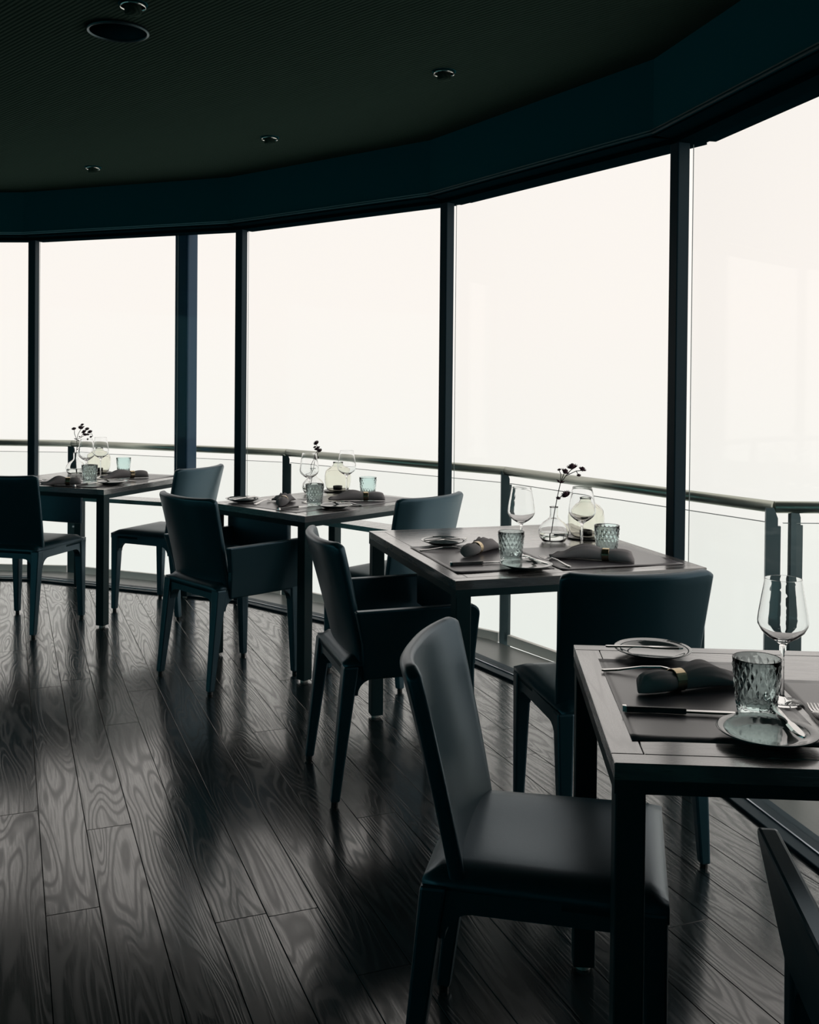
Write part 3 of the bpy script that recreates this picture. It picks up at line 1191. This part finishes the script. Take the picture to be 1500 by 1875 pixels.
# ---- tumblers
for i, u, w_, lab in ((3, .303, .281, 'blue-grey diamond-cut tumbler in front of the wine glass on the nearest table'),
                      (2, .294, .262, 'blue-grey diamond-cut tumbler beside the bread plate on the third table'),
                      (2, .685, .313, 'blue-grey diamond-cut tumbler at the window end of the third table'),
                      (1, .289, .249, 'blue-grey diamond-cut tumbler in front of the bud vase on the second table'),
                      (1, .710, .300, 'pale diamond-cut tumbler standing alone right on the second table from left'),
                      (0, .241, .285, 'blue-grey diamond-cut tumbler in front of the lantern on the farthest left table'),
                      (0, .744, .426, 'pale diamond-cut tumbler at the right end of the farthest left table')):
    place(tumb, i, u, w_, 0.3 * i, lab, 'tumbler', 'diamond-cut tumblers', Z1)
# ---- wine glasses
for i, u, w_, lab in ((3, .368, .342, 'large clear wine glass on the nearest table at the right picture edge'),
                      (2, .362, .335, 'clear wine glass behind the tumbler on the third table, left of the flower'),
                      (2, .580, .300, 'clear wine glass in front of the candle lantern on the third table'),
                      (1, .350, .355, 'clear wine glass by the flower stem on the second table from left'),
                      (1, .600, .345, 'clear wine glass right of the lantern on the second table from left'),
                      (0, .325, .375, 'clear wine glass before the lantern on the farthest left table'),
                      (0, .500, .410, 'clear wine glass right of the lantern on the farthest left table')):
    place(wine, i, u, w_, 0, lab, 'wine glass', 'clear wine glasses', Z1)
# ---- bread plates with butter knives
for i, u, w_, ru, lab in ((3, .172, .662, 0, 'glazed grey bread plate at the far left of the nearest table'),
                      (3, .284, .136, 0, 'glazed grey bread plate at the front edge of the nearest table'),
                      (2, .186, .652, 0, 'glazed grey bread plate at the far left of the third table'),
                      (2, .293, .130, 0, 'glazed grey bread plate at the front corner of the third table'),
                      (1, .135, .600, 0, 'glazed grey bread plate at the left corner of the second table'),
                      (1, .288, .110, 0, 'glazed grey bread plate at the front corner of the second table'),
                      (0, .248, .136, 0, 'glazed grey bread plate at the front corner of the farthest left table')):
    place(plate, i, u, w_, 0, lab, 'plate', 'glazed bread plates', Z1)
PZ = Z1 + 0.0168
for i, u, w_, ro, lab in ((3, .150, .655, -0.03, 'steel butter knife lying on the far left bread plate of the nearest table'),
                       (3, .330, .176, PI / 2 + PI + 0.02, 'steel butter knife across the front bread plate of the nearest table'),
                       (2, .190, .645, 0.05, 'steel butter knife lying on the far left bread plate of the third table'),
                       (2, .345, .170, -PI / 2 + 0.05, 'steel butter knife across the front bread plate of the third table'),
                       (1, .130, .590, 0.2, 'steel butter knife on the left bread plate of the second table'),
                       (1, .345, .135, -PI / 2 - 0.1, 'steel butter knife on the front bread plate of the second table'),
                       (0, .290, .165, -PI / 2 - 0.1, 'steel butter knife on the bread plate of the farthest left table')):
    place(butter, i, u, w_, ro, lab, 'butter knife', 'steel butter knives', PZ)
# ---- forks
for i, u, w_, ro, lab in ((3, .135, .520, 0.0, 'steel fork beside the far left bread plate of the nearest table'),
                       (3, .412, .215, PI / 2 - 0.05, 'steel fork, tines up, right of the front bread plate of nearest table'),
                       (2, .145, .515, -0.12, 'steel fork below the far left bread plate of the third table'),
                       (2, .430, .195, PI / 2 + 0.10, 'steel fork right of the front bread plate of the third table'),
                       (1, .175, .490, 0.35, 'steel fork on the left placemat of the second table from left'),
                       (1, .420, .160, PI / 2 + 0.1, 'steel fork right of the front bread plate of the second table'),
                       (0, .120, .560, 0.2, 'steel fork at the left of the farthest left table'),
                       (0, .390, .170, PI / 2, 'steel fork right of the bread plate of the farthest left table')):
    place(fork, i, u, w_, ro, lab, 'fork', 'steel table forks', Z1)
# ---- dinner knives
for i, u, w_, ro, lab in ((3, .165, .255, -0.03, 'black-handled dinner knife on the left placemat of the nearest table'),
                       (2, .180, .236, 0.0, 'black-handled dinner knife on the left placemat of the third table'),
                       (1, .160, .225, -0.05, 'black-handled dinner knife on the left placemat of the second table'),
                       (0, .155, .235, 0.05, 'black-handled dinner knife on the left placemat of the farthest left table')):
    place(knife, i, u, w_, ro, lab, 'knife', 'black-handled dinner knives', Z1)
# ---- napkins
for pr, i, u, w_, ro, lab in ((napA, 3, .185, .418, 0.45, 'rolled grey napkin in a brass ring on the left of the nearest table'),
                       (napB, 3, .56, .270, -0.68, 'rolled grey napkin at the right edge of the picture on the nearest table'),
                       (napA, 2, .235, .445, 0.78, 'rolled grey napkin in a brass ring on the left of the third table'),
                       (napB, 2, .600, .195, PI - 0.62, 'long dark rolled napkin across the right placemat of the third table'),
                       (napA, 1, .20, .385, 0.75, 'rolled grey napkin in a brass ring on the left of the second table'),
                       (napB, 1, .585, .215, PI - 0.75, 'long dark rolled napkin on the right half of the second table'),
                       (napC, 0, .085, .325, PI - 0.9, 'tightly rolled grey napkin with pale ring on the farthest left table'),
                       (napB, 0, .560, .245, PI - 0.65, 'long dark rolled napkin on the right half of the farthest left table')):
    place(pr, i, u, w_, ro, lab, 'napkin', 'rolled linen napkins', Z1)
# ---- candle lanterns
for i, u, w_, lab in ((2, .784, .669, 'rounded olive glass candle lantern on black saucer on the third table'),
                      (1, .785, .640, 'rounded olive glass candle lantern on black saucer on the second table'),
                      (0, .755, .620, 'rounded olive glass candle lantern on black saucer on the farthest left table')):
    place(lantern, i, u, w_ if i != 1 else .60, 0.4, lab, 'lantern', 'glass candle lanterns')
# ---- bud vases, stems drawn in world axes around each vase base
def vase_at(i, u, w_, flowers, label):
    v = proto_bud_vase(flowers)
    p = P(i, u, w_)
    v.location = p
    tag(v, label, 'vase', 'bud vases with dark flowers')
fl3 = dict(stems=[[(-.010, .01, .010), (0.0, .0, .10), (.012, -.002, .17), (.024, .0, .225), (.052, .004, .262), (.070, .006, .281)],
                  [(.024, .0, .225), (.036, .0, .258), (.038, .0, .266)],
                  [(.046, .003, .254), (.085, .006, .272), (.108, .008, .274)],
                  [(.012, -.002, .165), (.030, -.004, .176), (.044, -.006, .180)],
                  [(.024, .0, .225), (.026, .003, .26), (.020, .004, .272)],
                  [(.085, .006, .272), (.094, .004, .256)]],
           heads=[((.070, .006, .284), .024), ((.040, .0, .267), .020), ((.108, .008, .276), .018), ((.046, -.006, .180), .022), ((.020, .004, .275), .009), ((.095, .004, .254), .010), ((.016, -.002, .166), .011)],
           leaves=[((.024, 0, .225), .022, (-.7, 0, .7)), ((.024, 0, .225), .02, (.8, 0, .4)), ((.024, 0, .222), .018, (.2, -.5, .8))])
vase_at(2, .619, .615, fl3, 'round clear bud vase with a dark plum flower on the third table')
fl2 = dict(stems=[[(-.02, .01, .012), (-.004, 0, .10), (-.012, 0, .15), (.008, 0, .19), (.022, 0, .235), (.016, 0, .262)],
                  [(-.004, 0, .10), (.008, 0, .16), (.016, 0, .20), (.030, 0, .232)]],
           heads=[((.016, 0, .268), .018), ((.018, 0, .235), .016), ((.034, 0, .228), .016), ((.026, 0, .244), .012), ((.008, 0, .246), .011), ((.018, 0, .19), .012)],
           leaves=[((.010, 0, .192), .016, (.5, 0, -.8)), ((.016, 0, .20), .016, (-.3, 0, .8))])
vase_at(1, .618, .615, fl2, 'round clear bud vase with plum flowers on the second table from left')
fl1 = dict(stems=[[(.006, .0, .012), (.0, 0, .10), (.008, 0, .18), (.006, 0, .215), (-.008, 0, .25), (-.010, 0, .276)],
                  [(.006, 0, .215), (.014, 0, .25), (.034, 0, .285)],
                  [(.006, 0, .215), (.030, 0, .228), (.060, 0, .246), (.080, 0, .262)],
                  [(.030, 0, .228), (.05, 0, .262), (.068, 0, .278)],
                  [(.060, 0, .246), (.100, 0, .252), (.105, 0, .236)]],
           heads=[((-.012, 0, .280), .017), ((.030, 0, .288), .019), ((.040, 0, .306), .014), ((.070, 0, .280), .016), ((.088, 0, .262), .018), ((.052, 0, .262), .020), ((.055, 0, .245), .016), ((.075, 0, .246), .010), ((.094, 0, .232), .010), ((.074, 0, .220), .007), ((.024, 0, .232), .008), ((.048, 0, .294), .008)],
           leaves=[((.006, 0, .215), .02, (-.8, 0, .4)), ((.006, 0, .212), .018, (.7, 0, -.1)), ((.006, 0, .16), .016, (.3, 0, .9)), ((.004, 0, .15), .016, (.6, 0, .5))])
vase_at(0, .62, .69, fl1, 'round clear bud vase with spray of small plum flowers on farthest left table')
